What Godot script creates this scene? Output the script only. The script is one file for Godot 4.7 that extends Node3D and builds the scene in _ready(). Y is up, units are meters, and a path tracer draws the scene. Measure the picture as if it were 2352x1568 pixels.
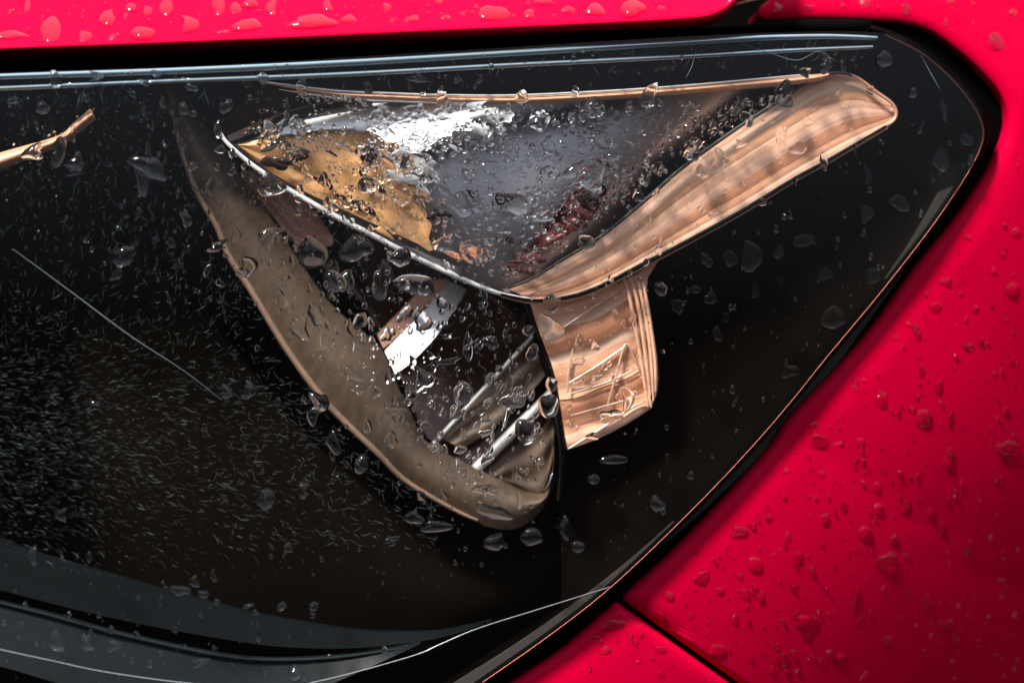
extends Node3D
# A close-up of the front corner of a wet red car. Outlines are given in the photograph's 2352 x 1568 grid and set at real
# depths round the lens plane (z = 0, about 0.45 m of car in view, camera 0.9 m away).

const S := 0.45 / 2352.0      # metres per grid step at z = 0
const DIST := 0.9             # camera to z = 0
const HIGH := 0.68            # height of the headlamp's middle above the road

var rng := RandomNumberGenerator.new()
var M := {}
var car: Node3D
var lamp: Node3D
var edge_bonnet: PackedVector2Array
var edge_wing: PackedVector2Array
var edge_bumper: PackedVector2Array
var edge_lens: PackedVector2Array
var used := {}

# ------------------------------------------------------------------ helpers
func lin(r: float, g: float, b: float, a := 1.0) -> Color:
	var c := Color(r, g, b).linear_to_srgb()
	c.a = a
	return c

func at(p: Vector2, z: float) -> Vector3:
	var k := S * (1.0 - z / DIST)
	return Vector3((p.x - 1176.0) * k, (784.0 - p.y) * k + HIGH, z)

func line(a: Array) -> PackedVector2Array:
	var r := PackedVector2Array()
	for i in range(0, a.size(), 2):
		r.append(Vector2(a[i], a[i + 1]))
	return r

func smooth(p: PackedVector2Array, per := 8) -> PackedVector2Array:
	var r := PackedVector2Array()
	for i in p.size() - 1:
		var a := p[maxi(i - 1, 0)]
		var d := p[mini(i + 2, p.size() - 1)]
		for k in per:
			r.append(p[i].cubic_interpolate(p[i + 1], a, d, float(k) / per))
	r.append(p[p.size() - 1])
	return r

func even(p: PackedVector2Array, n: int) -> PackedVector2Array:
	var len_at := [0.0]
	for i in range(1, p.size()):
		len_at.append(len_at[i - 1] + p[i].distance_to(p[i - 1]))
	var total: float = len_at[p.size() - 1]
	var r := PackedVector2Array()
	var j := 0
	for i in n + 1:
		var want := total * i / n
		while j < p.size() - 2 and len_at[j + 1] < want:
			j += 1
		var seg: float = maxf(len_at[j + 1] - len_at[j], 1e-6)
		r.append(p[j].lerp(p[j + 1], clampf((want - len_at[j]) / seg, 0.0, 1.0)))
	return r

func gap_to(p: Vector2, poly: PackedVector2Array) -> float:
	var best := 1e9
	for i in poly.size() - 1:
		best = minf(best, p.distance_squared_to(Geometry2D.get_closest_point_to_segment(p, poly[i], poly[i + 1])))
	return sqrt(best)

func nearest_on(p: Vector2, poly: PackedVector2Array) -> Vector2:
	var best := 1e9
	var q := p
	for i in poly.size() - 1:
		var c := Geometry2D.get_closest_point_to_segment(p, poly[i], poly[i + 1])
		if p.distance_squared_to(c) < best:
			best = p.distance_squared_to(c)
			q = c
	return q

func mat(called: String, color: Color, rough: float, metal := 0.0, spec := 0.5) -> StandardMaterial3D:
	var m := StandardMaterial3D.new()
	m.resource_name = called
	m.albedo_color = color
	m.roughness = rough
	m.metallic = metal
	m.metallic_specular = spec
	M[called] = m
	return m

class Shape:
	var v := PackedVector3Array()
	var n := PackedVector3Array()
	var uv := PackedVector2Array()
	var i := PackedInt32Array()
	func tri(a: int, b: int, c: int) -> void:   # a, b, c clockwise from outside
		i.append(a)
		i.append(b)
		i.append(c)
		var f := (v[c] - v[a]).cross(v[b] - v[a])
		n[a] += f
		n[b] += f
		n[c] += f
	func add(p: Vector3, u := Vector2.ZERO) -> int:
		v.append(p)
		n.append(Vector3.ZERO)
		uv.append(u)
		return v.size() - 1
	func mesh() -> ArrayMesh:
		for k in n.size():
			n[k] = n[k].normalized() if n[k].length_squared() > 1e-30 else Vector3.BACK
		var a := []
		a.resize(Mesh.ARRAY_MAX)
		a[Mesh.ARRAY_VERTEX] = v
		a[Mesh.ARRAY_NORMAL] = n
		a[Mesh.ARRAY_TEX_UV] = uv
		a[Mesh.ARRAY_INDEX] = i
		var m := ArrayMesh.new()
		m.add_surface_from_arrays(Mesh.PRIMITIVE_TRIANGLES, a)
		return m

func put(called: String, s: Shape, m: Material, parent: Node3D, label := "") -> MeshInstance3D:
	var o := MeshInstance3D.new()
	var k: String = str(parent.get_instance_id()) + called
	used[k] = used.get(k, -1) + 1
	o.name = called if used[k] == 0 else "%s_%03d" % [called, used[k]]
	o.mesh = s.mesh()
	o.material_override = m
	parent.add_child(o, true)
	if label:
		o.set_meta("label", label)
	return o

# A sheet lofted from polyline a (t = 0) to polyline b (t = 1), z from zf(point, u, t), with walls of the given depth round it.
func loft(a: PackedVector2Array, b: PackedVector2Array, nu: int, ts: Array, zf: Callable, wall := 0.004) -> Shape:
	var s := Shape.new()
	var A := even(a, nu)
	var B := even(b, nu)
	var nt := ts.size()
	for j in nt:
		for i in nu + 1:
			var p := A[i].lerp(B[i], ts[j])
			var z: float = zf.call(p, float(i) / nu, ts[j])
			s.add(at(p, z), Vector2(float(i) / nu, ts[j]))
	var flip := (A[nu] - A[0]).cross(B[nu / 2] - A[nu / 2]) < 0.0
	for j in nt - 1:
		for i in nu:
			var p0 := j * (nu + 1) + i
			var p1 := p0 + 1
			var q0 := p0 + nu + 1
			var q1 := q0 + 1
			if flip:
				s.tri(p0, q1, p1)
				s.tri(p0, q0, q1)
			else:
				s.tri(p0, p1, q1)
				s.tri(p0, q1, q0)
	if wall > 0.0:
		var loop := []
		for i in nu + 1: loop.append(i)
		for j in range(1, nt): loop.append(j * (nu + 1) + nu)
		for i in range(nu - 1, -1, -1): loop.append((nt - 1) * (nu + 1) + i)
		for j in range(nt - 2, 0, -1): loop.append(j * (nu + 1))
		var f := s.v.size()
		for q in loop:
			s.add(s.v[q], s.uv[q])
			s.add(s.v[q] - Vector3(0, 0, wall), s.uv[q])
		for k in loop.size():
			var x := f + 2 * k
			var y := f + 2 * ((k + 1) % loop.size())
			if flip:
				s.tri(x, y, y + 1)
				s.tri(x, y + 1, x + 1)
			else:
				s.tri(x, y + 1, y)
				s.tri(x, x + 1, y + 1)
	return s

func steps(n: int) -> Array:
	var r := []
	for i in n + 1: r.append(float(i) / n)
	return r

func tube(p: PackedVector2Array, n: int, zf: Callable, r: float, sides := 10, taper := 0.0, squash := 1.0) -> Shape:
	var s := Shape.new()
	var q := even(p, n)
	var pts := PackedVector3Array()
	for i in n + 1:
		pts.append(at(q[i], zf.call(q[i], float(i) / n, 0.0)))
	for i in n + 1:
		var d := (pts[mini(i + 1, n)] - pts[maxi(i - 1, 0)]).normalized()
		var side := d.cross(Vector3.BACK).normalized()
		var out := side.cross(d).normalized()
		var rr := r * S * (1.0 - taper * absf(2.0 * i / n - 1.0) ** 3)
		for k in sides:
			var w := TAU * k / sides
			s.add(pts[i] + side * cos(w) * rr + out * sin(w) * rr * squash, Vector2(float(i) / n, float(k) / sides))
	for i in n:
		for k in sides:
			var a := i * sides + k
			var b := i * sides + (k + 1) % sides
			s.tri(a, b, b + sides)
			s.tri(a, b + sides, a + sides)
	for e in [0, n]:
		var c := s.add(pts[e])
		for k in sides:
			var a: int = e * sides + k
			var b: int = e * sides + (k + 1) % sides
			if e == 0: s.tri(c, b, a)
			else: s.tri(c, a, b)
	return s

# One drop of water: an irregular dome with a flat base sunk a little into what carries it. rx, ry, high in metres.
func drop_into(s: Shape, o: Transform3D, rx: float, ry: float, turn: float, rough: float, bend: float, high: float, rings: int, segs: int) -> void:
	var ph := []
	for k in 5: ph.append(Vector2(rng.randf() * TAU, rng.randf_range(0.35, 1.0)))
	var tear := rng.randf_range(-0.1, 0.35)
	var lean := Vector2(rng.randf_range(-0.12, 0.12), rng.randf_range(-0.28, 0.0))
	var first := s.v.size()
	var rim := PackedVector2Array()
	for k in segs:
		var w := TAU * k / segs
		var r := 1.0
		for j in 5: r += rough * 0.40 * cos((j + 2) * w + ph[j].x) * ph[j].y / pow(j + 1.0, 1.05)
		var p := Vector2(cos(w), sin(w)) * r
		p.x *= 1.0 - tear * p.y
		p = Vector2(p.x * rx, p.y * ry)
		p.x += bend * rx * (p.y * p.y / (ry * ry) - 0.4) * 1.8
		rim.append(p.rotated(turn))
	var mid := Vector2.ZERO
	for p in rim: mid += p / segs
	var top := mid + Vector2(lean.x * rx, lean.y * ry)
	var sink := high * 0.06 + 0.00004
	s.add(o * Vector3(top.x, top.y, high))
	for i in range(1, rings + 1):
		var q := sin(PI / 2.0 * i / rings)
		for k in segs:
			var p := top.lerp(rim[k], q)
			var h := high * pow(maxf(1.0 - pow(q, 2.3), 0.0), 0.62)
			h *= 1.0 + rough * 0.22 * sin(ph[0].x + 3.0 * p.x / rx + 2.0 * p.y / ry) * (1.0 - q)
			s.add(o * Vector3(p.x, p.y, h))
	for k in segs:
		var l := (k + 1) % segs
		s.tri(first, first + 1 + l, first + 1 + k)
		for i in rings - 1:
			var a := first + 1 + i * segs
			s.tri(a + k, a + l, a + segs + l)
			s.tri(a + k, a + segs + l, a + segs + k)
	var f := s.v.size()
	var e := first + 1 + (rings - 1) * segs
	for k in segs: s.add(s.v[e + k])
	for k in segs: s.add(o * Vector3(rim[k].x * 0.98 + mid.x * 0.02, rim[k].y * 0.98 + mid.y * 0.02, -sink))
	for k in segs:
		var l := (k + 1) % segs
		s.tri(f + k, f + l, f + segs + l)
		s.tri(f + k, f + segs + l, f + segs + k)
	var g := s.v.size()
	for k in segs: s.add(s.v[f + segs + k])
	var c := s.add(o * Vector3(mid.x, mid.y, -sink))
	for k in segs: s.tri(c, g + k, g + (k + 1) % segs)

# ------------------------------------------------------------------ the surfaces that carry water
func z_lens(p: Vector2) -> float:
	var u := (p.x - 1176.0) / 1176.0
	var v := (p.y - 784.0) / 784.0
	return 0.010 - 0.020 * u - 0.012 * maxf(u, 0.0) ** 2 - 0.003 * minf(u, 0.0) ** 2 + 0.006 * maxf(v, 0.0) ** 2 - 0.003 * minf(v, 0.0) ** 2

func z_bonnet(p: Vector2) -> float:
	var d := gap_to(p, edge_bonnet)
	var r := 16.0
	return 0.012 - 0.95 * S * d - S * r * (1.0 - sqrt(1.0 - pow(1.0 - clampf(d / r, 0.0, 1.0), 2.0)))

func z_body(p: Vector2, edge: PackedVector2Array, r: float, deep: float) -> float:
	var q := nearest_on(p, edge_lens)
	var m := p.distance_to(q) * S
	var z := -0.029 + 0.0000275 * maxf(p.y - 300.0, 0.0) ** 2 / (maxf(p.y - 300.0, 0.0) + 120.0) - 0.24 * m - 2.9 * m * m
	var d := gap_to(p, edge)
	return z - deep * (1.0 - sqrt(1.0 - pow(1.0 - clampf(d / r, 0.0, 1.0), 2.0))) + 0.0007 * exp(-pow((p.distance_to(q) - 82.0) / 16.0, 2.0))

func z_wing(p: Vector2) -> float:
	return z_body(p, edge_wing, 46.0 if gap_to(p, edge_lens) < 150.0 else 16.0, 0.006)

func z_bumper(p: Vector2) -> float:
	return z_body(p, edge_bumper, 30.0, 0.004) + 0.10 * S * (p.y - 1390.0)

func on_surface(where: String, p: Vector2) -> Transform3D:
	var f: Callable = {"lens": z_lens, "bonnet": z_bonnet, "wing": z_wing, "bumper": z_bumper}[where]
	var c := at(p, f.call(p))
	var x := at(p + Vector2(4, 0), f.call(p + Vector2(4, 0))) - at(p - Vector2(4, 0), f.call(p - Vector2(4, 0)))
	var y := at(p - Vector2(0, 4), f.call(p - Vector2(0, 4))) - at(p + Vector2(0, 4), f.call(p + Vector2(0, 4)))
	var n := x.cross(y).normalized()
	x = x.normalized()
	return Transform3D(Basis(x, n.cross(x), n), c)

# ------------------------------------------------------------------ the scene
func _ready() -> void:
	rng.seed = 7
	var cam := Camera3D.new()
	cam.name = "camera"
	add_child(cam)
	cam.position = Vector3(0, HIGH, DIST)
	cam.near = 0.05
	cam.far = 60.0
	cam.fov = rad_to_deg(2.0 * atan(784.0 * S / DIST))
	var optics := CameraAttributesPhysical.new()
	optics.frustum_focal_length = 100.0
	optics.frustum_focus_distance = 0.897
	optics.exposure_aperture = 4.0
	optics.frustum_near = 0.05
	optics.frustum_far = 60.0
	cam.attributes = optics
	cam.fov = rad_to_deg(2.0 * atan(784.0 * S / DIST))
	cam.current = true
	var we := WorldEnvironment.new()
	we.name = "environment"
	var env := Environment.new()
	var sky := ProceduralSkyMaterial.new()
	sky.sky_top_color = Color(0.90, 0.94, 1.0)
	sky.sky_horizon_color = Color(0.09, 0.083, 0.078)
	sky.sky_curve = 0.85
	sky.sky_energy_multiplier = 1.05
	sky.ground_bottom_color = Color(0.17, 0.115, 0.09)
	sky.ground_horizon_color = Color(0.15, 0.12, 0.105)
	sky.ground_curve = 0.3
	env.background_mode = Environment.BG_SKY
	env.sky = Sky.new()
	env.sky.sky_material = sky
	env.tonemap_mode = Environment.TONE_MAPPER_LINEAR
	env.tonemap_exposure = 2.1
	env.sdfgi_enabled = true
	env.ssao_enabled = true
	env.ssil_enabled = true
	we.environment = env
	add_child(we)
	var sun := DirectionalLight3D.new()
	sun.name = "sun"
	sun.light_energy = 1.25
	sun.light_angular_distance = 9.0
	sun.light_color = Color(1.0, 0.96, 0.9)
	sun.sky_mode = DirectionalLight3D.SKY_MODE_LIGHT_ONLY
	sun.shadow_enabled = true
	sun.rotation_degrees = Vector3(-50, -41, 0)
	add_child(sun)

	materials()
	car = Node3D.new()
	car.name = "red_car"
	add_child(car)
	car.set_meta("label", "glossy red car wet with rain, its headlamp and front corner filling the frame")
	car.set_meta("category", "car")
	body()
	lamp = Node3D.new()
	lamp.name = "headlamp"
	car.add_child(lamp, true)
	lamp.set_meta("label", "black headlamp with chrome reflectors, some coloured as tan reflections, behind a clear scratched cover")
	housing()
	bowl()
	strip()
	block()
	inner_arm()
	lower_trim()
	cover()
	scratches()
	water()

func streaks(w: int, h: int, along: float, across: float, lo: float, hi: float, seed_: int) -> ImageTexture:
	var no := FastNoiseLite.new()
	no.seed = seed_
	no.noise_type = FastNoiseLite.TYPE_SIMPLEX_SMOOTH
	no.fractal_octaves = 4
	no.frequency = 1.0
	var im := Image.create(w, h, false, Image.FORMAT_RGB8)
	for y in h:
		for x in w:
			var g := clampf(lerpf(lo, hi, 0.5 + 0.9 * no.get_noise_2d(x * along / w, y * across / h)), 0.0, 1.0)
			im.set_pixel(x, y, Color(g, g, g))
	return ImageTexture.create_from_image(im)

func materials() -> void:
	var paint := mat("red_paint", lin(0.58, 0.0, 0.034), 0.45, 0.0, 0.06)
	paint.clearcoat_enabled = true
	paint.clearcoat = 0.05
	paint.clearcoat_roughness = 0.04
	mat("black_void", lin(0.0015, 0.0015, 0.0015), 0.7, 0.0, 0.1)
	mat("black_plastic", lin(0.0022, 0.0020, 0.0020), 0.5, 0.0, 0.06)
	mat("brown_black", lin(0.0030, 0.0022, 0.0016), 0.55, 0.0, 0.06)
	mat("panel_black", lin(0.0055, 0.0042, 0.0031), 0.55, 0.0, 0.06)
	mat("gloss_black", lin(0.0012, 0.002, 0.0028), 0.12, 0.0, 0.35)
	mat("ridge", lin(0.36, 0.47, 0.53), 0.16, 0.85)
	mat("wing_reflection", lin(0.30, 0.08, 0.06), 0.4, 0.8)  # red of the mirrored wing put into the edge's own colour
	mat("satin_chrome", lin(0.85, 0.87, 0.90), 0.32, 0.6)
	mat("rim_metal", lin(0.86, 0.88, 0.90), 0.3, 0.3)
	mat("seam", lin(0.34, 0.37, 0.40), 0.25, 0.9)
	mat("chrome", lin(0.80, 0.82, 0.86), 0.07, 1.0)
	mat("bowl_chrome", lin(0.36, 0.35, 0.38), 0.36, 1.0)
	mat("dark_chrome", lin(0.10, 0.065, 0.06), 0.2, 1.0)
	var amber := mat("amber_reflection", lin(0.84, 0.45, 0.19), 0.26, 0.45)  # amber reflection of the surroundings put into the chrome's colour
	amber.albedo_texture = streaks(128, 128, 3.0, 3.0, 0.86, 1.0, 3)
	var k := 0
	for c in [[0.70, 0.42, 0.29], [0.60, 0.31, 0.18], [0.74, 0.47, 0.33], [0.44, 0.20, 0.11], [0.66, 0.39, 0.25]]:  # reflected tan facade put into the colour of chrome parts
		var t := mat("tan_reflection%d" % k, lin(minf(c[0] * 1.34, 0.95), c[1] * 1.36, c[2] * 1.46), 0.45, 0.0, 0.35)
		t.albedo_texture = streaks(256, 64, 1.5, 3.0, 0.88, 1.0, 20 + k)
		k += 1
	mat("tan_satin", lin(0.72, 0.40, 0.25), 0.4, 0.15)
	mat("pale_tan", lin(0.80, 0.60, 0.48), 0.3, 0.5)
	mat("pink_tan", lin(0.66, 0.35, 0.25), 0.4, 0.15)
	mat("red_reflection", lin(0.095, 0.022, 0.020), 0.25, 0.3)  # reddish reflection in the bowl, put into the colour
	var arm := mat("brown_trim", lin(0.140, 0.095, 0.065), 0.5, 0.15)
	arm.albedo_texture = streaks(256, 256, 60.0, 3.0, 0.8, 1.0, 9)
	mat("arm_edge", lin(0.34, 0.22, 0.16), 0.45, 0.3)
	mat("grey_trim", lin(0.0055, 0.0075, 0.0090), 0.6, 0.0, 0.12)
	mat("grey_blue_trim", lin(0.005, 0.0090, 0.0120), 0.5, 0.0, 0.3)
	mat("dull_strip", lin(0.034, 0.030, 0.027), 0.6)
	mat("scratch", lin(0.17, 0.21, 0.24), 0.4)
	mat("faint_scratch", lin(0.055, 0.075, 0.085), 0.4)
	var pane := mat("clear_cover", Color(0, 0, 0, 0.0), 0.03)
	pane.transparency = BaseMaterial3D.TRANSPARENCY_ALPHA
	var water_ := mat("rain_water", Color(1, 1, 1, 0.0), 0.0)
	water_.transparency = BaseMaterial3D.TRANSPARENCY_ALPHA
	water_.refraction_enabled = true
	water_.refraction_scale = 0.033

func body() -> void:
	edge_bonnet = smooth(line([-200, 126, 0, 116, 500, 97, 1000, 74, 1400, 56, 1560, 47, 1622, 41, 1660, 27, 1690, 4, 1725, -40]))
	edge_lens = smooth(line([1740, 46, 1868, 47, 2001, 52, 2075, 57, 2135, 75, 2201, 120, 2255, 168, 2295, 215, 2313, 262, 2308, 305, 2285, 362, 2251, 420, 2175, 525, 2101, 612, 1998, 755, 1901, 865, 1808, 960, 1748, 1048, 1568, 1240, 1430, 1370, 1284, 1495, 1174, 1568, 1080, 1640]), 14)
	edge_wing = smooth(line([1815, -70, 1775, -10, 1750, 12, 1738, 32, 1744, 45, 1768, 49, 1868, 48, 2001, 52, 2075, 57, 2135, 75, 2201, 120, 2255, 168, 2295, 215, 2313, 262, 2308, 305, 2285, 362, 2251, 420, 2175, 525, 2101, 612, 1998, 755, 1901, 865, 1808, 960, 1748, 1048, 1568, 1240, 1450, 1350, 1430, 1368, 1433, 1378, 1450, 1392, 1560, 1470, 1716, 1582, 1800, 1640]), 4)
	edge_bumper = smooth(line([1070, 1650, 1174, 1568, 1284, 1495, 1395, 1400, 1414, 1386, 1424, 1388, 1442, 1402, 1550, 1480, 1690, 1580, 1770, 1640]), 4)
	var s := loft(edge_bonnet, line([-200, -170, 1780, -170]), 120, [0.0, 0.008, 0.02, 0.035, 0.055, 0.08, 0.12, 0.2, 0.35, 0.6, 1.0], func(p, _u, _t): return z_bonnet(p), 0.03)
	put("bonnet", s, M.red_paint, car, "bright red bonnet edge beaded with rain")
	s = loft(edge_wing, smooth(line([1880, -200, 2250, -210, 2560, -150, 2680, 300, 2680, 1100, 2640, 1700, 1960, 1760]), 8), 220, [0.0, 0.006, 0.014, 0.024, 0.036, 0.05, 0.068, 0.09, 0.12, 0.16, 0.21, 0.3, 0.42, 0.6, 0.8, 1.0], func(p, _u, _t): return z_wing(p), 0.035)
	put("wing", s, M.red_paint, car, "dark red front wing curving round the headlamp's pointed end")
	s = loft(edge_bumper, line([1070, 1790, 1850, 1790]), 120, [0.0, 0.02, 0.05, 0.09, 0.14, 0.2, 0.3, 0.45, 0.7, 1.0], func(p, _u, _t): return z_bumper(p), 0.035)
	put("bumper", s, M.red_paint, car, "red bumper corner below the slanting panel gap")
	# what lies behind the gaps: a closed black inner panel
	s = loft(line([-700, -500, 3100, -500]), line([-700, 2100, 3100, 2100]), 4, steps(4), func(_p, _u, _t): return -0.15, 0.2)
	put("inner_panel", s, M.black_void, car)
	# seal between bonnet and lamp, with a folded edge where bonnet and wing meet
	s = tube(line([-150, 150, 600, 128, 1200, 103, 1600, 82, 1850, 62, 2000, 62]), 40, func(_p, _u, _t): return -0.03, 20.0, 10)
	put("bonnet_seal", s, M.black_void, car)
	s = tube(line([1690, 10, 1720, 2, 1760, -6]), 6, func(_p, _u, _t): return -0.02, 3.0, 8)
	put("hinge_tab", s, M.tan_satin, car)

func top_of(x: float) -> float:   # upper edge of the clear cover
	var xs := [-200.0, 0.0, 400.0, 784.0, 1176.0, 1568.0, 1868.0, 2035.0]
	var ys := [180.0, 168.0, 154.0, 132.0, 108.0, 84.0, 72.0, 76.0]
	for i in 7:
		if x <= xs[i + 1]: return lerpf(ys[i], ys[i + 1], (x - xs[i]) / (xs[i + 1] - xs[i]))
	return 76.0

func cover_top() -> PackedVector2Array:
	return smooth(line([-200, 180, 0, 168, 400, 154, 784, 132, 1176, 108, 1568, 84, 1868, 72, 2035, 76, 2091, 100, 2151, 143, 2201, 187, 2245, 240, 2264, 300]))

func cover_bottom() -> PackedVector2Array:
	return smooth(line([-200, 1760, 900, 1720, 1107, 1568, 1264, 1458, 1404, 1348, 1568, 1193, 1711, 1045, 1818, 922, 1901, 819, 2021, 675, 2141, 521, 2221, 403, 2256, 340, 2264, 300]))

func housing() -> void:
	var s := loft(cover_top(), cover_bottom(), 60, steps(8), func(_p, _u, _t): return -0.085, 0.03)
	put("housing", s, M.black_plastic, lamp)
	# its walls, from the cover's outline back to the bottom of the cup
	for outline in [cover_top(), cover_bottom(), line([-200, 180, -200, 1760])]:
		s = loft(outline, outline, 60, steps(6), func(p, _u, t): return lerpf(z_lens(p) - 0.006, -0.09, t), 0.0)
		put("housing_wall", s, M.black_plastic, lamp)
	# dark side bezel on the right, rising towards the lens edge
	s = loft(smooth(line([1290, 700, 1500, 450, 1700, 260, 1860, 130, 2035, 96, 2120, 128, 2215, 215, 2250, 275, 2252, 300])), smooth(line([1290, 1400, 1330, 1405, 1410, 1335, 1560, 1190, 1700, 1045, 1890, 815, 2010, 675, 2130, 521, 2212, 400, 2247, 335, 2252, 300])), 60, steps(14), func(p, _u, t): return z_lens(p) - 0.026 - 0.012 * sin(PI * t), 0.01)
	put("side_bezel", s, M.brown_black, lamp)
	s = loft(smooth(line([2160, 440, 2090, 560, 1960, 745, 1800, 950, 1600, 1150, 1400, 1325, 1200, 1470, 1010, 1590])), smooth(line([2196, 425, 2118, 560, 1990, 745, 1832, 955, 1640, 1150, 1440, 1320, 1240, 1465, 1050, 1600])), 60, steps(4), func(p, _u, _t): return z_lens(p) - 0.018, 0.004)
	put("side_strip", s, M.dull_strip, lamp, "dull grey strip along the inside of the lens edge")
	s = loft(smooth(line([-150, 560, 200, 560, 450, 700, 700, 1000, 1000, 1230, 1200, 1260, 1300, 1120])), smooth(line([-150, 1250, 0, 1290, 283, 1370, 600, 1450, 960, 1500, 1150, 1440, 1335, 1385])), 50, steps(8), func(_p, _u, t): return -0.058 + 0.01 * sin(PI * t), 0.004)
	put("lower_panel", s, M.panel_black, lamp)
	s = loft(smooth(line([560, 196, 784, 184, 1176, 160, 1568, 138, 1850, 122, 2000, 112])), smooth(line([560, 200, 700, 212, 900, 222, 1175, 224, 1400, 214, 1568, 202, 1850, 176, 2000, 118])), 60, steps(6), func(p, _u, t): return z_lens(p) - 0.006 - 0.002 * t, 0.005)
	put("upper_bezel", s, M.gloss_black, lamp)
	s = loft(smooth(line([190, 215, 300, 205, 385, 200])), smooth(line([200, 330, 330, 400, 415, 370])), 10, steps(6), func(_p, _u, t): return -0.05 + 0.01 * t, 0.008)
	put("reflection_panel", s, M.brown_black, lamp)  # brown panel added to stand for a dim reflection
	s = loft(smooth(line([-60, 372, 0, 350, 130, 312, 165, 284, 205, 250])), smooth(line([-60, 408, 0, 388, 138, 330, 175, 302, 216, 272])), 24, steps(4), func(_p, _u, t): return 0.012 + 0.004 * sin(PI * t), 0.004)
	put("trim_blade", s, M.tan_satin, lamp, "short tan blade at the left edge")

# ---- the round reflector in the middle
func rim_top() -> PackedVector2Array:
	return smooth(line([520, 322, 640, 262, 784, 226, 951, 229, 1117, 232, 1284, 229, 1420, 222, 1568, 212, 1720, 200, 1850, 186]))

func rim_low() -> PackedVector2Array:
	return smooth(line([520, 322, 560, 365, 600, 395, 667, 438, 784, 504, 861, 543, 944, 586, 1067, 643, 1144, 672, 1190, 668, 1300, 600, 1384, 545, 1480, 465, 1568, 385, 1700, 290, 1800, 228, 1850, 188]))

func z_bowl(p: Vector2, _u: float, t: float) -> float:
	var x := (p.x - 1050.0) / 700.0
	return -0.022 + 0.012 * sin(PI * 0.75 * t) * exp(-pow((p.x - 1060.0) / 450.0, 2.0)) - 0.004 * x * x - 0.016 * t * smoothstep(1230.0, 1600.0, p.x)

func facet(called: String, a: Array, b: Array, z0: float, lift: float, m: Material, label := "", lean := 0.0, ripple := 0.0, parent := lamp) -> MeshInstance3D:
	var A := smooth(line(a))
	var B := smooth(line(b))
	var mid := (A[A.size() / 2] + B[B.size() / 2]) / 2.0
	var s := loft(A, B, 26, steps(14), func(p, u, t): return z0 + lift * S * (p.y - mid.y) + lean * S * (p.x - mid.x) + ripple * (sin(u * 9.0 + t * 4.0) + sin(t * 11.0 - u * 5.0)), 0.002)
	return put(called, s, m, parent, label)

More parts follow.
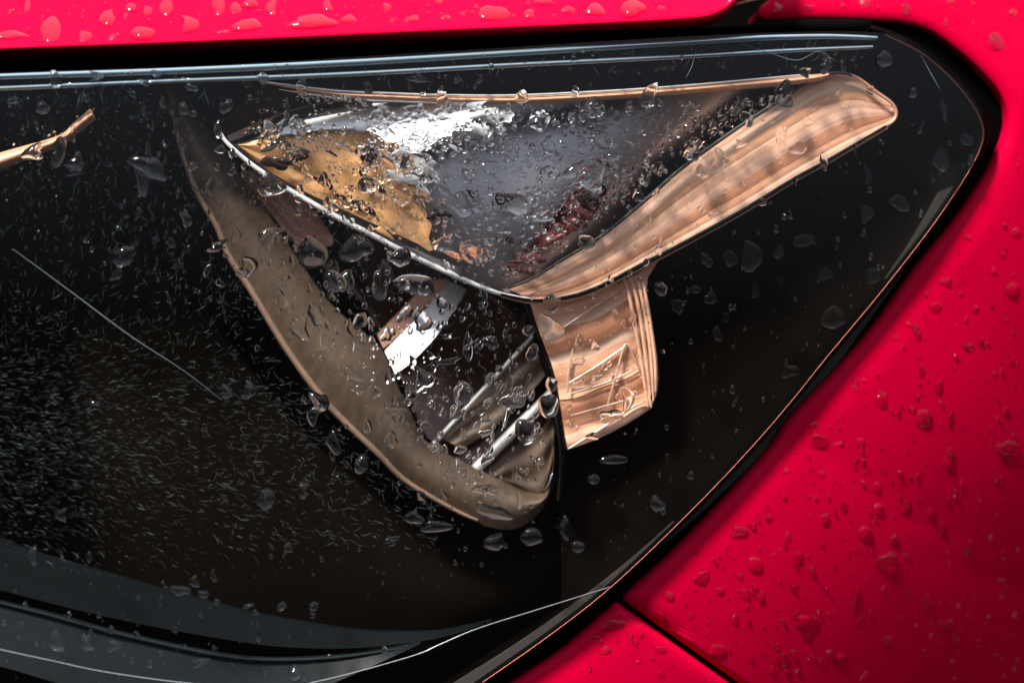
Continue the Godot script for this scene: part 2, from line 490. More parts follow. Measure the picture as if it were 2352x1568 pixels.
func bowl() -> void:
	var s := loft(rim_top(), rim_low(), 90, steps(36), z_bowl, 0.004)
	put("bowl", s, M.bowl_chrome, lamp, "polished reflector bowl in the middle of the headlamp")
	# added facets, coloured and tilted to stand for the bowl's reflections
	facet("amber_reflection_facet", [546, 332, 590, 322, 660, 310, 760, 300, 850, 308, 890, 342, 915, 370], [546, 334, 600, 380, 680, 430, 760, 468, 860, 515, 960, 560, 1000, 585, 984, 545, 992, 505, 955, 470, 948, 425, 920, 400, 915, 370], -0.002, 0.12, M.amber_reflection, "amber reflection on the bowl, set in as a coloured facet", 0.05, 0.0004)
	facet("glare_facet", [620, 306, 720, 266, 800, 244, 880, 236, 960, 234, 1060, 235, 1112, 236], [620, 312, 760, 296, 850, 300, 900, 335, 955, 352, 1020, 312, 1080, 280, 1112, 238], 0.001, 0.34, M.satin_chrome, "white facet added for the glare at the top of the bowl", 0.12, 0.0)
	facet("dark_reflection_facet", [560, 306, 640, 266, 740, 238, 850, 230], [560, 312, 640, 280, 740, 254, 850, 234], -0.003, -0.25, M.dark_chrome)  # dark reflection in the bowl, set in as a dark facet
	facet("red_reflection_facet", [1290, 470, 1340, 425, 1390, 425], [1190, 600, 1270, 560, 1360, 500, 1395, 440], -0.008, 0.1, M.red_reflection, "facet coloured for a reddish reflection deep in the bowl", 0.0, 0.0012)
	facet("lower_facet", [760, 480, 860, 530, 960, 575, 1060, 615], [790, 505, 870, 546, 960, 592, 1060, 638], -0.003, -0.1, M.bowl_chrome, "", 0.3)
	# coloured blobs laid over the bowl to stand for its broken reflections
	for q in [["amber_reflection", 940, 400, 60, 70, 9], ["amber_reflection", 860, 560, 120, 40, 8], ["dark_chrome", 800, 420, 90, 60, 8], ["dark_chrome", 700, 350, 90, 30, 5], ["satin_chrome", 950, 380, 110, 40, 9], ["satin_chrome", 1130, 270, 90, 40, 8], ["red_reflection", 1360, 470, 70, 60, 7], ["red_reflection", 1240, 600, 80, 40, 6], ["tan_reflection3", 1060, 590, 110, 40, 6], ["bowl_chrome", 890, 340, 70, 40, 6], ["dark_chrome", 1240, 500, 160, 60, 8]]:
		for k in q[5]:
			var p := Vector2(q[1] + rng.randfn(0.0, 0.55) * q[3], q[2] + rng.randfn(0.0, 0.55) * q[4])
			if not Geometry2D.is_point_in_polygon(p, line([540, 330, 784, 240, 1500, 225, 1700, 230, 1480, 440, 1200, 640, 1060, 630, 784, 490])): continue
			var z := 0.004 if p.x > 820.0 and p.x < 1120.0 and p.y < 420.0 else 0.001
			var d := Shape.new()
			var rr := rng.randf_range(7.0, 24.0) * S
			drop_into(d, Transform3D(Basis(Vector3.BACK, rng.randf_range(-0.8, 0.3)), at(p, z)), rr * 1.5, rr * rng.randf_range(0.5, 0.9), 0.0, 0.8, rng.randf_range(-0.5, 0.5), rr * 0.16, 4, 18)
			put("reflection_blob", d, M[q[0]], lamp)
	# dark and tan shelf above the left tip
	facet("shelf", [500, 300, 540, 250, 600, 205, 700, 214, 784, 222], [520, 320, 600, 276, 680, 248, 784, 226], -0.026, -0.2, M.dark_chrome)
	facet("shelf_lip", [520, 312, 640, 262, 760, 232, 830, 226], [526, 326, 640, 282, 760, 246, 840, 232], -0.020, 0.2, M.arm_edge)
	# rims
	s = loft(smooth(line([605, 189, 700, 201, 784, 211, 900, 216, 1010, 220, 1175, 222, 1375, 212, 1568, 198, 1850, 172, 1905, 168])), smooth(line([605, 191, 700, 209, 784, 222, 900, 228, 1010, 233, 1175, 237, 1375, 228, 1568, 214, 1850, 190, 1905, 174])), 70, steps(5), func(p, _u, t): return z_lens(p) - 0.007 + 0.002 * sin(PI * t), 0.004)
	put("upper_rim", s, M.tan_satin, lamp, "thin tan rim along the top of the bowl")
	s = tube(smooth(line([605, 188, 700, 200, 784, 209, 900, 214, 1010, 218, 1175, 219, 1375, 210, 1568, 197, 1850, 171])), 70, func(p, _u, _t): return z_lens(p) - 0.0055, 2.6, 8, 0.4)
	put("rim_bead", s, M.satin_chrome, lamp)
	s = tube(smooth(line([640, 205, 784, 226, 900, 232, 1010, 236, 1110, 238])), 40, func(p, _u, _t): return z_lens(p) - 0.0065, 2.4, 8, 0.6)
	put("rim_bead", s, M.satin_chrome, lamp)
	s = tube(smooth(line([505, 305, 520, 327, 560, 364, 600, 394, 667, 438, 784, 504, 861, 543, 944, 586, 1067, 643, 1144, 673, 1217, 688])), 70, func(p, _u, _t): return z_lens(p) - 0.009, 6.6, 12, 0.35)
	put("lower_rim", s, M.rim_metal, lamp, "bright chrome rim under the bowl")
	s = tube(smooth(line([1150, 676, 1217, 689, 1284, 686, 1367, 663, 1484, 603, 1568, 560, 1700, 487, 1828, 409, 1901, 369, 2035, 290])), 70, func(p, _u, _t): return z_lens(p) - 0.008, 5.0, 10, 0.4)
	put("lower_rim", s, M.gloss_black, lamp, "black rim under the tan strip")
	s = tube(smooth(line([1150, 681, 1217, 695, 1284, 692, 1367, 670, 1484, 610, 1568, 566, 1700, 493, 1828, 415, 1901, 375, 2040, 294])), 70, func(p, _u, _t): return z_lens(p) - 0.009, 3.2, 8, 0.4)
	put("rim_bead", s, M.tan_satin, lamp)

func strip() -> void:
	var up := smooth(line([1165, 662, 1220, 640, 1300, 592, 1384, 540, 1480, 462, 1568, 385, 1700, 290, 1800, 225, 1860, 185, 1905, 168, 1961, 174, 2015, 212, 2047, 236]))
	var low := smooth(line([1217, 687, 1284, 684, 1367, 661, 1484, 601, 1568, 557, 1700, 484, 1828, 406, 1901, 366, 2000, 310, 2045, 284, 2061, 263]))
	# long facets, coloured tan for the facade that the chrome strip mirrors
	var A := even(up, 80)
	var B := even(low, 80)
	var cuts := [0.0, 0.10, 0.24, 0.37, 0.52, 0.66, 0.80, 0.91, 1.0]
	var tone := ["tan_reflection0", "tan_reflection2", "tan_reflection1", "tan_reflection4", "tan_reflection0", "tan_reflection3", "tan_reflection1", "tan_reflection2"]
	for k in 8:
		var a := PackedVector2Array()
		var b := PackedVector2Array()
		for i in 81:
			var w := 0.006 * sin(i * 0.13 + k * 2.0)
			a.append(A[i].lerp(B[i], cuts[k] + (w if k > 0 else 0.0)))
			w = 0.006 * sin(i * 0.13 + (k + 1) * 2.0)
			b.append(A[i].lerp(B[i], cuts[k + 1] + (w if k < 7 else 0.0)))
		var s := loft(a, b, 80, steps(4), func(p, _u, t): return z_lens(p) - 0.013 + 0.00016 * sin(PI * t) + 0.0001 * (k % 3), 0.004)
		put("reflection_facet", s, M[tone[k]], lamp)
	var s2 := tube(up, 60, func(p, _u, _t): return z_lens(p) - 0.009, 4.5, 8, 0.5)
	put("strip_bead", s2, M.dull_strip, lamp)
	s2 = tube(smooth(line([1905, 168, 1961, 174, 2015, 212, 2050, 238, 2060, 262, 2045, 284, 1980, 318])), 30, func(p, _u, _t): return z_lens(p) - 0.009, 4.0, 8, 0.6)
	put("strip_bead", s2, M.pink_tan, lamp)

func block() -> void:
	# left and right edges of the ribbed tan window under the strip
	var L := even(smooth(line([1217, 692, 1232, 740, 1251, 792, 1277, 872, 1291, 955, 1304, 1032])), 40)
	var R := even(smooth(line([1517, 596, 1495, 620, 1485, 655, 1488, 690, 1501, 756, 1511, 839, 1512, 890, 1495, 938])), 40)
	var cuts := [0, 6, 9, 15, 18, 23, 27, 32, 36, 40]
	var tone := ["tan_reflection0", "tan_reflection2", "tan_reflection3", "tan_reflection2", "tan_reflection1", "tan_reflection4", "tan_reflection3", "tan_reflection1", "tan_reflection0"]
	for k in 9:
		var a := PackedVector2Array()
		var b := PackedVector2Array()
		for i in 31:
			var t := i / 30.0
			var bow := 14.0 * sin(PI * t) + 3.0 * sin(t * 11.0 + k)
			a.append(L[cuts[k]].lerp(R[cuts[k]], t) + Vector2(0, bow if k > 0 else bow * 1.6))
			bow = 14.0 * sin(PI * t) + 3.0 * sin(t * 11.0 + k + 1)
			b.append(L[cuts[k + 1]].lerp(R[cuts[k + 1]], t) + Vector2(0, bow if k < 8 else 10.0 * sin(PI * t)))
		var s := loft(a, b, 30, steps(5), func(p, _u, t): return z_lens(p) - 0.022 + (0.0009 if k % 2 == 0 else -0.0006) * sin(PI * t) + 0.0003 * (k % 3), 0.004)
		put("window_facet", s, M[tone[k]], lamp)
	for a in [[1277, 764, 1340, 722, 1411, 674], [1304, 881, 1370, 842, 1444, 790], [1304, 906, 1390, 880, 1470, 843], [1310, 955, 1400, 930, 1490, 905], [1394, 935, 1416, 860, 1437, 790, 1455, 818, 1470, 855], [1304, 905, 1306, 860, 1316, 800], [1306, 1030, 1380, 985, 1455, 934, 1490, 925]]:
		var s := tube(smooth(line(a)), 24, func(p, _u, _t): return z_lens(p) - 0.0195, 3.0, 8, 0.6)
		put("reflected_line", s, M.pale_tan, lamp)  # pale tubes standing for brick lines reflected in the window
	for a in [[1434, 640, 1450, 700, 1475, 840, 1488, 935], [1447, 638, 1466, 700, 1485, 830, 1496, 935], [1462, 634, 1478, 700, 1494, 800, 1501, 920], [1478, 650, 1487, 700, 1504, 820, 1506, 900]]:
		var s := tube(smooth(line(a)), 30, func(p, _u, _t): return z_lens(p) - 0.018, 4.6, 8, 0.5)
		put("window_rib", s, M.tan_reflection4, lamp)
	var s3 := loft(smooth(line([1202, 694, 1216, 750, 1236, 800, 1262, 880, 1276, 960, 1284, 1040, 1278, 1150])), smooth(line([1222, 694, 1237, 750, 1254, 800, 1279, 880, 1293, 960, 1304, 1035, 1296, 1150])), 30, steps(4), func(p, _u, t): return z_lens(p) - 0.024 + 0.003 * sin(PI * t), 0.012)
	put("divider", s3, M.gloss_black, lamp)

func inner_arm() -> void:
	var out := smooth(line([377, 193, 388, 240, 400, 300, 417, 367, 450, 450, 493, 522, 520, 589, 573, 672, 650, 799, 727, 906, 784, 969, 864, 1045, 924, 1105, 1017, 1162, 1084, 1195, 1151, 1216, 1201, 1208, 1244, 1172, 1264, 1132, 1274, 1045]))
	var inn := smooth(line([382, 193, 415, 225, 450, 262, 500, 328, 552, 402, 620, 500, 690, 605, 760, 700, 840, 770, 880, 812, 905, 872, 945, 955, 975, 1015, 1034, 1048, 1100, 1080, 1177, 1116, 1205, 1130, 1251, 1133, 1268, 1090, 1274, 1045]))
	var z := func(_p, u, t): return -0.026 + 0.002 * u + 0.006 * sin(PI * t) - 0.004 * t
	put("trim_arm", loft(out, inn, 90, steps(8), z, 0.008), M.brown_trim, lamp, "wide brown trim arm curving down to a rounded foot")
	var e := PackedVector2Array()
	for p in out:
		if p.y < 1200.0 and p.x < 1110.0: e.append(p + Vector2(5, -3))
	put("arm_bead", tube(e, 70, func(_p, u, _t): return -0.025 + 0.002 * u, 8.0, 10, 0.5), M.arm_edge, lamp)
	# dark mirror cavity between arm, bowl and window
	var up := smooth(line([470, 270, 520, 332, 600, 400, 784, 512, 944, 594, 1067, 650, 1144, 680, 1210, 700]))
	var low := smooth(line([480, 300, 552, 402, 640, 520, 760, 690, 880, 812, 945, 955, 1034, 1050, 1177, 1120, 1256, 1136, 1285, 1040, 1250, 860, 1212, 700]))
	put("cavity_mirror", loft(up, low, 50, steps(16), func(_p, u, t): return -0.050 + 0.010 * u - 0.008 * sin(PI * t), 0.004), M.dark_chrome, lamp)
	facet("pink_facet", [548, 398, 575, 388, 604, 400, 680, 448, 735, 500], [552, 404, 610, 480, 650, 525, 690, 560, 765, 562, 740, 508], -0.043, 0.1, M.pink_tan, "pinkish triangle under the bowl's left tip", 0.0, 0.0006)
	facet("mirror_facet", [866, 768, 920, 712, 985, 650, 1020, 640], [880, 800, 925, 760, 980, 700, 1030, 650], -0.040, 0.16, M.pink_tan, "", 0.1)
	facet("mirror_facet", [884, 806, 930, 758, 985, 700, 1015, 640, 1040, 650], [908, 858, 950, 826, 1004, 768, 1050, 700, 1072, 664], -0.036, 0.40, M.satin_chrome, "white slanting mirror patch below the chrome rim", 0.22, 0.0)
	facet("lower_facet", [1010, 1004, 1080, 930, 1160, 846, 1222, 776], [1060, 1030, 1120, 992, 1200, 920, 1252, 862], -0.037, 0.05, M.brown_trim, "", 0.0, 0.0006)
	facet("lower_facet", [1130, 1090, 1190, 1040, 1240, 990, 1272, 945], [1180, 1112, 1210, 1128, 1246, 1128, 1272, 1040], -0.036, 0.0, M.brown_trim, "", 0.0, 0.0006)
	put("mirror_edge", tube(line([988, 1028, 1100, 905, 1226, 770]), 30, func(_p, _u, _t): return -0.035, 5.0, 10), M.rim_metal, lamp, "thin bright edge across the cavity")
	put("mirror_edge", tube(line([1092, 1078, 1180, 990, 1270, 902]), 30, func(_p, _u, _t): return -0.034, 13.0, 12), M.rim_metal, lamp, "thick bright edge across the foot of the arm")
	put("mirror_edge", tube(smooth(line([1250, 1130, 1263, 1110, 1268, 1085])), 10, func(_p, _u, _t): return -0.02, 5.0, 8, 0.9), M.chrome, lamp)

func lower_trim() -> void:
	var z := func(p, _u, t): return z_lens(p) - 0.030 + 0.003 * t
	var s := loft(smooth(line([-120, 1210, 0, 1242, 100, 1276, 283, 1328, 400, 1362, 500, 1388, 600, 1413, 783, 1443, 900, 1452, 1020, 1448, 1130, 1424])), smooth(line([-120, 1325, 0, 1355, 167, 1398, 333, 1435, 500, 1465, 633, 1484, 783, 1489, 900, 1480, 1020, 1462, 1130, 1426])), 50, steps(6), z, 0.006)
	put("lower_bezel", s, M.grey_trim, lamp, "smoky grey bezel band at lower left")
	s = loft(smooth(line([-120, 1352, 0, 1383, 120, 1412, 267, 1452, 500, 1502, 633, 1513, 783, 1506, 880, 1493, 960, 1476])), smooth(line([-120, 1500, 0, 1530, 250, 1600, 500, 1640, 633, 1612, 760, 1570, 880, 1518, 965, 1478])), 50, steps(6), func(p, _u, t): return z_lens(p) - 0.022 + 0.004 * t, 0.006)
	put("lower_bezel", s, M.grey_blue_trim, lamp, "grey blue bezel band along the bottom left")
	s = tube(smooth(line([-120, 1354, 0, 1385, 120, 1415, 267, 1455, 500, 1505, 633, 1516, 783, 1509, 951, 1485])), 50, func(p, _u, _t): return z_lens(p) - 0.021, 6.0, 8, 0.6)
	put("bezel_bead", s, M.grey_blue_trim, lamp)

func cover() -> void:
	var s := loft(cover_top(), cover_bottom(), 100, steps(60), func(p, _u, _t): return z_lens(p), 0.0)
	# flange set proud to shade the wing; black sheet added to darken the gap
	var rim_line := smooth(line([2000, 66, 2035, 76, 2091, 100, 2151, 143, 2201, 187, 2245, 240, 2264, 300, 2256, 340, 2221, 403, 2141, 521, 2021, 675, 1901, 819, 1818, 922, 1711, 1045, 1568, 1193, 1404, 1348, 1264, 1458, 1107, 1568, 1000, 1640]))
	var outer := PackedVector2Array()
	var seal := PackedVector2Array()  # far edge of the sheet that darkens the gap
	for i in rim_line.size():
		var d := (rim_line[mini(i + 1, rim_line.size() - 1)] - rim_line[maxi(i - 1, 0)]).normalized()
		outer.append(rim_line[i] + Vector2(d.y, -d.x) * 9.0)
		seal.append(rim_line[i] + Vector2(d.y, -d.x) * 60.0)
	put("cover_flange", loft(rim_line, outer, 140, steps(4), func(p, _u, t): return z_lens(p) - 0.001 - 0.004 * t * t, 0.075), M.black_plastic, lamp)
	put("gap_shade", loft(outer, seal, 140, steps(4), func(p, _u, _t): return z_lens(p) - 0.021, 0.004), M.black_void, lamp)
	put("clear_cover", s, M.clear_cover, lamp, "clear plastic headlamp cover, crazed and beaded with rain")
	var z := func(p, _u, _t): return z_lens(p) - 0.0015
	put("cover_ridge", tube(smooth(line([-200, 184, 0, 176, 400, 163, 784, 145, 1176, 122, 1568, 98, 1735, 88, 1901, 84, 2015, 88])), 80, z, 8.0, 14, 0.3), M.ridge, lamp, "upper of the two ridges along the top of the cover")
	put("cover_ridge", tube(smooth(line([-200, 210, 0, 203, 333, 189, 784, 171, 1151, 151, 1568, 130, 1818, 116, 2005, 108])), 80, z, 6.0, 14, 0.3), M.ridge, lamp, "lower of the two ridges along the top of the cover")
	put("cover_edge", tube(smooth(line([2035, 80, 2115, 120, 2168, 163, 2218, 217, 2248, 263, 2260, 302, 2253, 340, 2221, 403, 2141, 521, 2021, 675, 1901, 819, 1818, 922, 1711, 1045, 1568, 1193, 1404, 1348, 1264, 1458, 1107, 1568])), 120, z, 1.1, 8), M.wing_reflection, lamp, "thin edge of the cover, coloured red as the wing it mirrors")
	put("cover_seam", tube(smooth(line([-120, 1462, 0, 1492, 120, 1518, 233, 1542, 400, 1566, 560, 1580])), 50, z, 2.6, 8), M.seam, lamp, "thin white seam at the bottom left of the cover")
	put("cover_seam", tube(smooth(line([640, 1584, 784, 1552, 951, 1505, 1010, 1480, 1101, 1442, 1251, 1395, 1401, 1348])), 60, z, 1.7, 8), M.seam, lamp, "thin white seam rising to the right along the cover's foot")

# ---- hairline crazing of the cover
func ribbon(s: Shape, pts: PackedVector2Array, width: float) -> void:
	var first := s.v.size()
	for i in pts.size():
		var d := (pts[mini(i + 1, pts.size() - 1)] - pts[maxi(i - 1, 0)]).normalized()
		var w := width * (1.0 - 0.8 * absf(2.0 * i / (pts.size() - 1) - 1.0))
		var o := Vector2(-d.y, d.x) * w * 0.5
		s.add(at(pts[i] + o, z_lens(pts[i]) + 0.00005))
		s.add(at(pts[i] - o, z_lens(pts[i]) + 0.00005))
	for i in pts.size() - 1:
		var a := first + 2 * i
		s.tri(a, a + 1, a + 3)
		s.tri(a, a + 3, a + 2)

func hair(s: Shape, p: Vector2, heading: float, length: float, width: float, curl: float) -> void:
	var pts := PackedVector2Array()
	for k in 5:
		pts.append(p)
		p += Vector2(cos(heading), sin(heading)) * length / 4.0
		heading += curl
	ribbon(s, pts, width)

func scratches() -> void:
	var s := Shape.new()
	var bright := Shape.new()
	for i in 9500:
		var p := Vector2(rng.randf_range(-20, 760), rng.randf_range(560, 1320))
		var d := Vector2((p.x - 40.0) / 440.0, (p.y - 1020.0) / 230.0).length_squared()
		if rng.randf() > exp(-d) or p.y > 1270.0 + 0.28 * p.x: continue
		var h := 0.10 + 0.45 * (p.y - 1010.0) / 300.0 + 0.12 * sin(p.x * 0.02 + p.y * 0.013) + rng.randfn(0.0, 0.22)
		var strong := rng.randf() < 0.16
		hair(bright if strong else s, p, h, rng.randf_range(4, 16) * (1.0 + 1.4 * pow(rng.randf(), 3.0)), rng.randf_range(0.35, 0.8) if strong else rng.randf_range(0.25, 0.55), rng.randf_range(-0.2, 0.25))
	for i in 620:
		var p := Vector2(rng.randf_range(0, 560), rng.randf_range(215, 820))
		hair(s, p, PI / 2 + rng.randfn(0.0, 0.5), rng.randf_range(8, 30), rng.randf_range(0.25, 0.55), rng.randf_range(-0.3, 0.3))
	for i in 700:
		var p := Vector2(rng.randf_range(470, 1150), rng.randf_range(380, 1150))
		hair(s, p, rng.randf_range(0.0, PI), rng.randf_range(6, 30), rng.randf_range(0.4, 0.9), rng.randf_range(-0.15, 0.15))
	for i in 500:
		var p := Vector2(rng.randf_range(500, 1000), rng.randf_range(850, 1260))
		hair(s, p, 0.25 + rng.randfn(0.0, 0.4), rng.randf_range(8, 26), rng.randf_range(0.5, 1.0), rng.randf_range(-0.2, 0.2))
	for i in 60:
		var x := rng.randf_range(0, 1900)
		hair(s, Vector2(x, top_of(x) + rng.randf_range(12, 60)), PI / 2 + rng.randfn(0.0, 0.6), rng.randf_range(14, 44), 0.8, rng.randf_range(-0.3, 0.3))
	var o := put("hairline_crack", bright, M.scratch, lamp)
	o.set_meta("kind", "stuff")
	o = put("hairline_crack", s, M.faint_scratch, lamp)
	o.set_meta("kind", "stuff")
	s = Shape.new()
	var pts := PackedVector2Array()
	for p in smooth(line([28, 574, 40, 580, 160, 668, 300, 772, 420, 850, 508, 918]), 4): pts.append(p)
	ribbon(s, pts, 1.7)
	put("long_scratch", s, M.scratch, lamp, "long straight scratch on the left of the cover")
	for a in [[1700, 100, 1760, 118, 1830, 138, 1880, 118, 1920, 140], [1600, 112, 1590, 150, 1575, 180], [2115, 125, 2140, 170, 2160, 205], [1262, 455, 1340, 490]]:
		pts = PackedVector2Array()
		for p in smooth(line(a), 5): pts.append(p)
		s = Shape.new()
		ribbon(s, pts, 1.2)
		put("fine_scratch", s, M.scratch, lamp)

# ------------------------------------------------------------------ rain
var drops := []

func rain(where: String, i: int, j: int, a: Array) -> void:
	for k in range(0, a.size(), 4):
		drops.append([where, Vector2(784.0 * i + a[k] / 3.0, 522.5 * j + a[k + 1] / 3.0), a[k + 2] / 3.0 * 0.95, a[k + 3] / 3.0 * 0.95])

func water() -> void:
	rain("lens", 0, 0, [95, 690, 40, 35, 290, 740, 50, 55, 600, 675, 25, 30, 915, 650, 35, 28, 1120, 710, 28, 45, 1265, 750, 55, 50, 1310, 600, 45, 30, 1555, 735, 50, 55, 1505, 890, 30, 70, 1850, 940, 65, 120, 1860, 1270, 100, 85, 2080, 600, 45, 60, 1980, 760, 20, 80, 1940, 860, 30, 45, 2030, 820, 35, 35, 230, 1050, 80, 60, 400, 1050, 45, 130, 530, 1110, 70, 60, 1040, 1150, 130, 90, 980, 1250, 50, 110, 1255, 990, 25, 50, 1320, 1145, 45, 35, 1520, 1030, 40, 30, 1440, 1290, 25, 60, 1545, 1440, 20, 45, 1015, 1020, 20, 50, 990, 770, 20, 45, 945, 1470, 20, 60, 1280, 1510, 40, 60, 500, 1180, 60, 35, 1210, 870, 20, 60, 1600, 1180, 30, 35, 1500, 1155, 28, 30, 1335, 780, 25, 35, 380, 545, 50, 60, 650, 520, 50, 35, 1810, 540, 45, 45, 1075, 505, 35, 30, 1000, 570, 45, 25])
	rain("lens", 1, 0, [185, 600, 40, 45, 520, 535, 60, 40, 950, 540, 25, 45, 795, 555, 30, 20, 700, 680, 50, 85, 1245, 665, 50, 50, 1610, 635, 30, 40, 55, 700, 50, 45, 160, 705, 30, 30, 290, 770, 55, 50, 560, 650, 20, 25, 130, 860, 50, 65, 210, 950, 40, 35, 480, 745, 50, 25, 325, 960, 45, 95, 560, 950, 80, 60, 700, 915, 50, 30, 710, 800, 50, 35, 860, 870, 40, 35, 1025, 990, 60, 85, 1370, 840, 70, 65, 1740, 790, 90, 120, 1780, 960, 75, 55, 2120, 680, 60, 120, 1430, 1010, 55, 60, 1310, 1030, 25, 40, 860, 1080, 55, 50, 430, 1100, 75, 60, 190, 1110, 45, 70, 100, 1150, 30, 40, 530, 1140, 35, 70, 600, 1210, 50, 50, 270, 1310, 45, 45, 180, 1270, 70, 70, 400, 1370, 50, 60, 830, 1410, 65, 100, 1215, 1420, 80, 70, 1020, 1150, 70, 50, 1740, 1220, 90, 120, 1610, 1180, 80, 60, 1420, 1170, 45, 35, 1860, 1080, 55, 40, 1130, 800, 60, 60, 2050, 1350, 45, 45, 930, 1420, 35, 45, 1410, 1490, 60, 45, 1330, 1470, 40, 60, 440, 960, 25, 45, 1660, 1020, 35, 45])
	rain("lens", 2, 0, [850, 500, 35, 45, 700, 640, 80, 90, 1300, 620, 25, 40, 975, 1110, 30, 70, 455, 820, 40, 55, 350, 780, 30, 20, 270, 810, 35, 30, 90, 970, 35, 25, 65, 1060, 55, 55, 250, 1110, 60, 90, 600, 735, 20, 20, 1190, 1030, 10, 35, 550, 1390, 30, 35, 780, 1250, 12, 25, 1085, 630, 25, 45, 860, 835, 45, 35, 130, 1180, 40, 60, 680, 950, 40, 80, 800, 1020, 60, 50, 400, 990, 40, 30, 1390, 410, 70, 60, 990, 450, 50, 55, 1105, 460, 30, 45, 1590, 640, 35, 40, 1960, 960, 45, 50, 1790, 1100, 60, 85, 1800, 740, 25, 60, 1280, 1210, 25, 60, 1500, 1400, 70, 60, 1260, 1470, 45, 70])
	rain("lens", 0, 1, [850, 195, 100, 75, 800, 320, 35, 60, 1430, 290, 25, 50, 1500, 130, 70, 35, 1620, 50, 30, 60, 1850, 70, 60, 90, 2150, 170, 110, 110, 2300, 370, 80, 90, 1710, 260, 50, 80, 1670, 310, 60, 35, 1965, 440, 60, 110, 2170, 590, 60, 80, 2070, 680, 70, 90, 2235, 790, 40, 60, 1180, 105, 25, 45, 1070, 250, 20, 50, 1515, 380, 25, 40, 1545, 520, 12, 90, 1160, 490, 25, 40, 1770, 830, 20, 30, 2200, 1200, 60, 80, 2165, 1290, 35, 95, 1560, 1130, 50, 60, 1710, 1120, 50, 70, 2300, 1480, 45, 90, 660, 1210, 35, 25, 1915, 1200, 25, 30])
	rain("lens", 1, 1, [100, 140, 110, 100, 410, 200, 80, 70, 30, 370, 60, 90, 280, 360, 70, 130, 520, 390, 165, 70, 710, 110, 80, 60, 860, 180, 35, 80, 980, 180, 45, 45, 450, 580, 45, 55, 560, 640, 62, 78, 310, 740, 45, 50, 690, 520, 35, 50, 130, 640, 45, 70, 60, 690, 25, 60, 100, 820, 30, 40, 870, 820, 35, 110, 1030, 790, 55, 55, 730, 750, 35, 25, 740, 920, 80, 25, 1290, 710, 45, 40, 1320, 860, 50, 60, 560, 1050, 60, 90, 70, 1010, 80, 45, 120, 1110, 45, 45, 250, 1130, 30, 40, 840, 1140, 75, 85, 785, 1270, 45, 50, 1035, 1040, 30, 45, 1015, 1210, 40, 45, 990, 1310, 40, 35, 1200, 1180, 90, 70, 1140, 1300, 22, 75, 1165, 1070, 22, 60, 1275, 1410, 85, 95, 1430, 1230, 75, 90, 1445, 1080, 40, 60, 340, 1460, 55, 55, 175, 1370, 30, 60, 360, 1265, 80, 25, 265, 1320, 20, 60, 820, 1530, 45, 40, 660, 1520, 40, 40, 985, 1415, 45, 30, 580, 1355, 30, 35, 480, 1160, 50, 40, 1435, 690, 80, 105, 1445, 520, 60, 70, 1690, 100, 65, 55, 1860, 1300, 80, 55, 1730, 1440, 40, 30, 1640, 920, 50, 30, 1640, 1080, 60, 30, 1760, 1040, 50, 30, 1640, 790, 35, 60, 1890, 600, 30, 35, 1750, 820, 30, 35, 1970, 1180, 45, 90, 2190, 160, 30, 35, 2100, 240, 30, 25, 490, 920, 22, 50, 395, 880, 18, 40, 345, 925, 28, 25, 1130, 780, 14, 50, 985, 480, 18, 50, 2200, 420, 50, 50, 2330, 540, 45, 60])
	rain("lens", 2, 1, [840, 90, 90, 40, 470, 200, 80, 110, 330, 210, 60, 50, 665, 165, 40, 45, 165, 225, 45, 45, 990, 320, 60, 35, 1040, 620, 80, 85, 740, 990, 55, 55, 1320, 330, 60, 50, 195, 490, 45, 40, 240, 730, 35, 45, 300, 620, 25, 40, 90, 425, 35, 30, 500, 440, 22, 55, 680, 370, 14, 50])
	rain("lens", 0, 2, [430, 410, 40, 60, 1240, 930, 65, 45, 1400, 960, 40, 35, 1340, 870, 35, 45, 1470, 830, 22, 50, 225, 690, 35, 70, 385, 1280, 60, 80, 590, 1290, 60, 60, 780, 1310, 60, 45, 1370, 1430, 60, 35, 2030, 1500, 55, 55, 1830, 300, 60, 100, 2090, 240, 50, 60, 1985, 640, 40, 40, 610, 700, 20, 50, 1705, 1040, 40, 20, 1940, 1040, 35, 35, 2160, 1040, 40, 35])
	rain("lens", 1, 2, [1000, 35, 55, 30, 1010, 240, 90, 40, 1040, 390, 120, 55, 705, 270, 16, 60, 1195, 120, 22, 50, 1225, 310, 16, 80, 550, 280, 35, 35, 650, 490, 110, 45, 500, 430, 60, 55, 1310, 560, 80, 70, 1540, 500, 40, 80, 1060, 600, 80, 60, 340, 580, 60, 25, 140, 60, 55, 60, 1880, 30, 100, 35, 1740, 165, 50, 35, 1630, 630, 50, 50, 2170, 330, 60, 60, 780, 170, 30, 18, 1370, 40, 35, 30])
	rain("bonnet", 0, 0, [350, 200, 75, 90, 740, 130, 60, 60, 900, 50, 35, 35, 1010, 75, 30, 40, 1145, 50, 55, 60, 185, 40, 25, 40, 980, 230, 90, 50, 580, 250, 50, 40, 770, 255, 28, 20, 1300, 170, 65, 60, 1500, 30, 50, 70, 1620, 55, 45, 40, 1700, 175, 100, 50, 70, 240, 110, 35, 2160, 150, 180, 50, 1875, 50, 35, 60, 2260, 30, 30, 45, 65, 80, 15, 20, 860, 110, 15, 20, 1540, 220, 50, 14, 1720, 20, 60, 40])
	rain("bonnet", 1, 0, [310, 50, 35, 30, 490, 130, 55, 25, 350, 140, 15, 20, 670, 15, 30, 20, 720, 120, 35, 20, 1050, 90, 110, 60, 1295, 95, 50, 30, 1410, 10, 70, 30, 1565, 70, 50, 30, 1750, 65, 75, 45, 2010, 55, 105, 55, 2205, 55, 30, 20, 925, 45, 18, 18, 840, 95, 18, 18, 50, 130, 60, 30, 1285, 20, 20, 15])
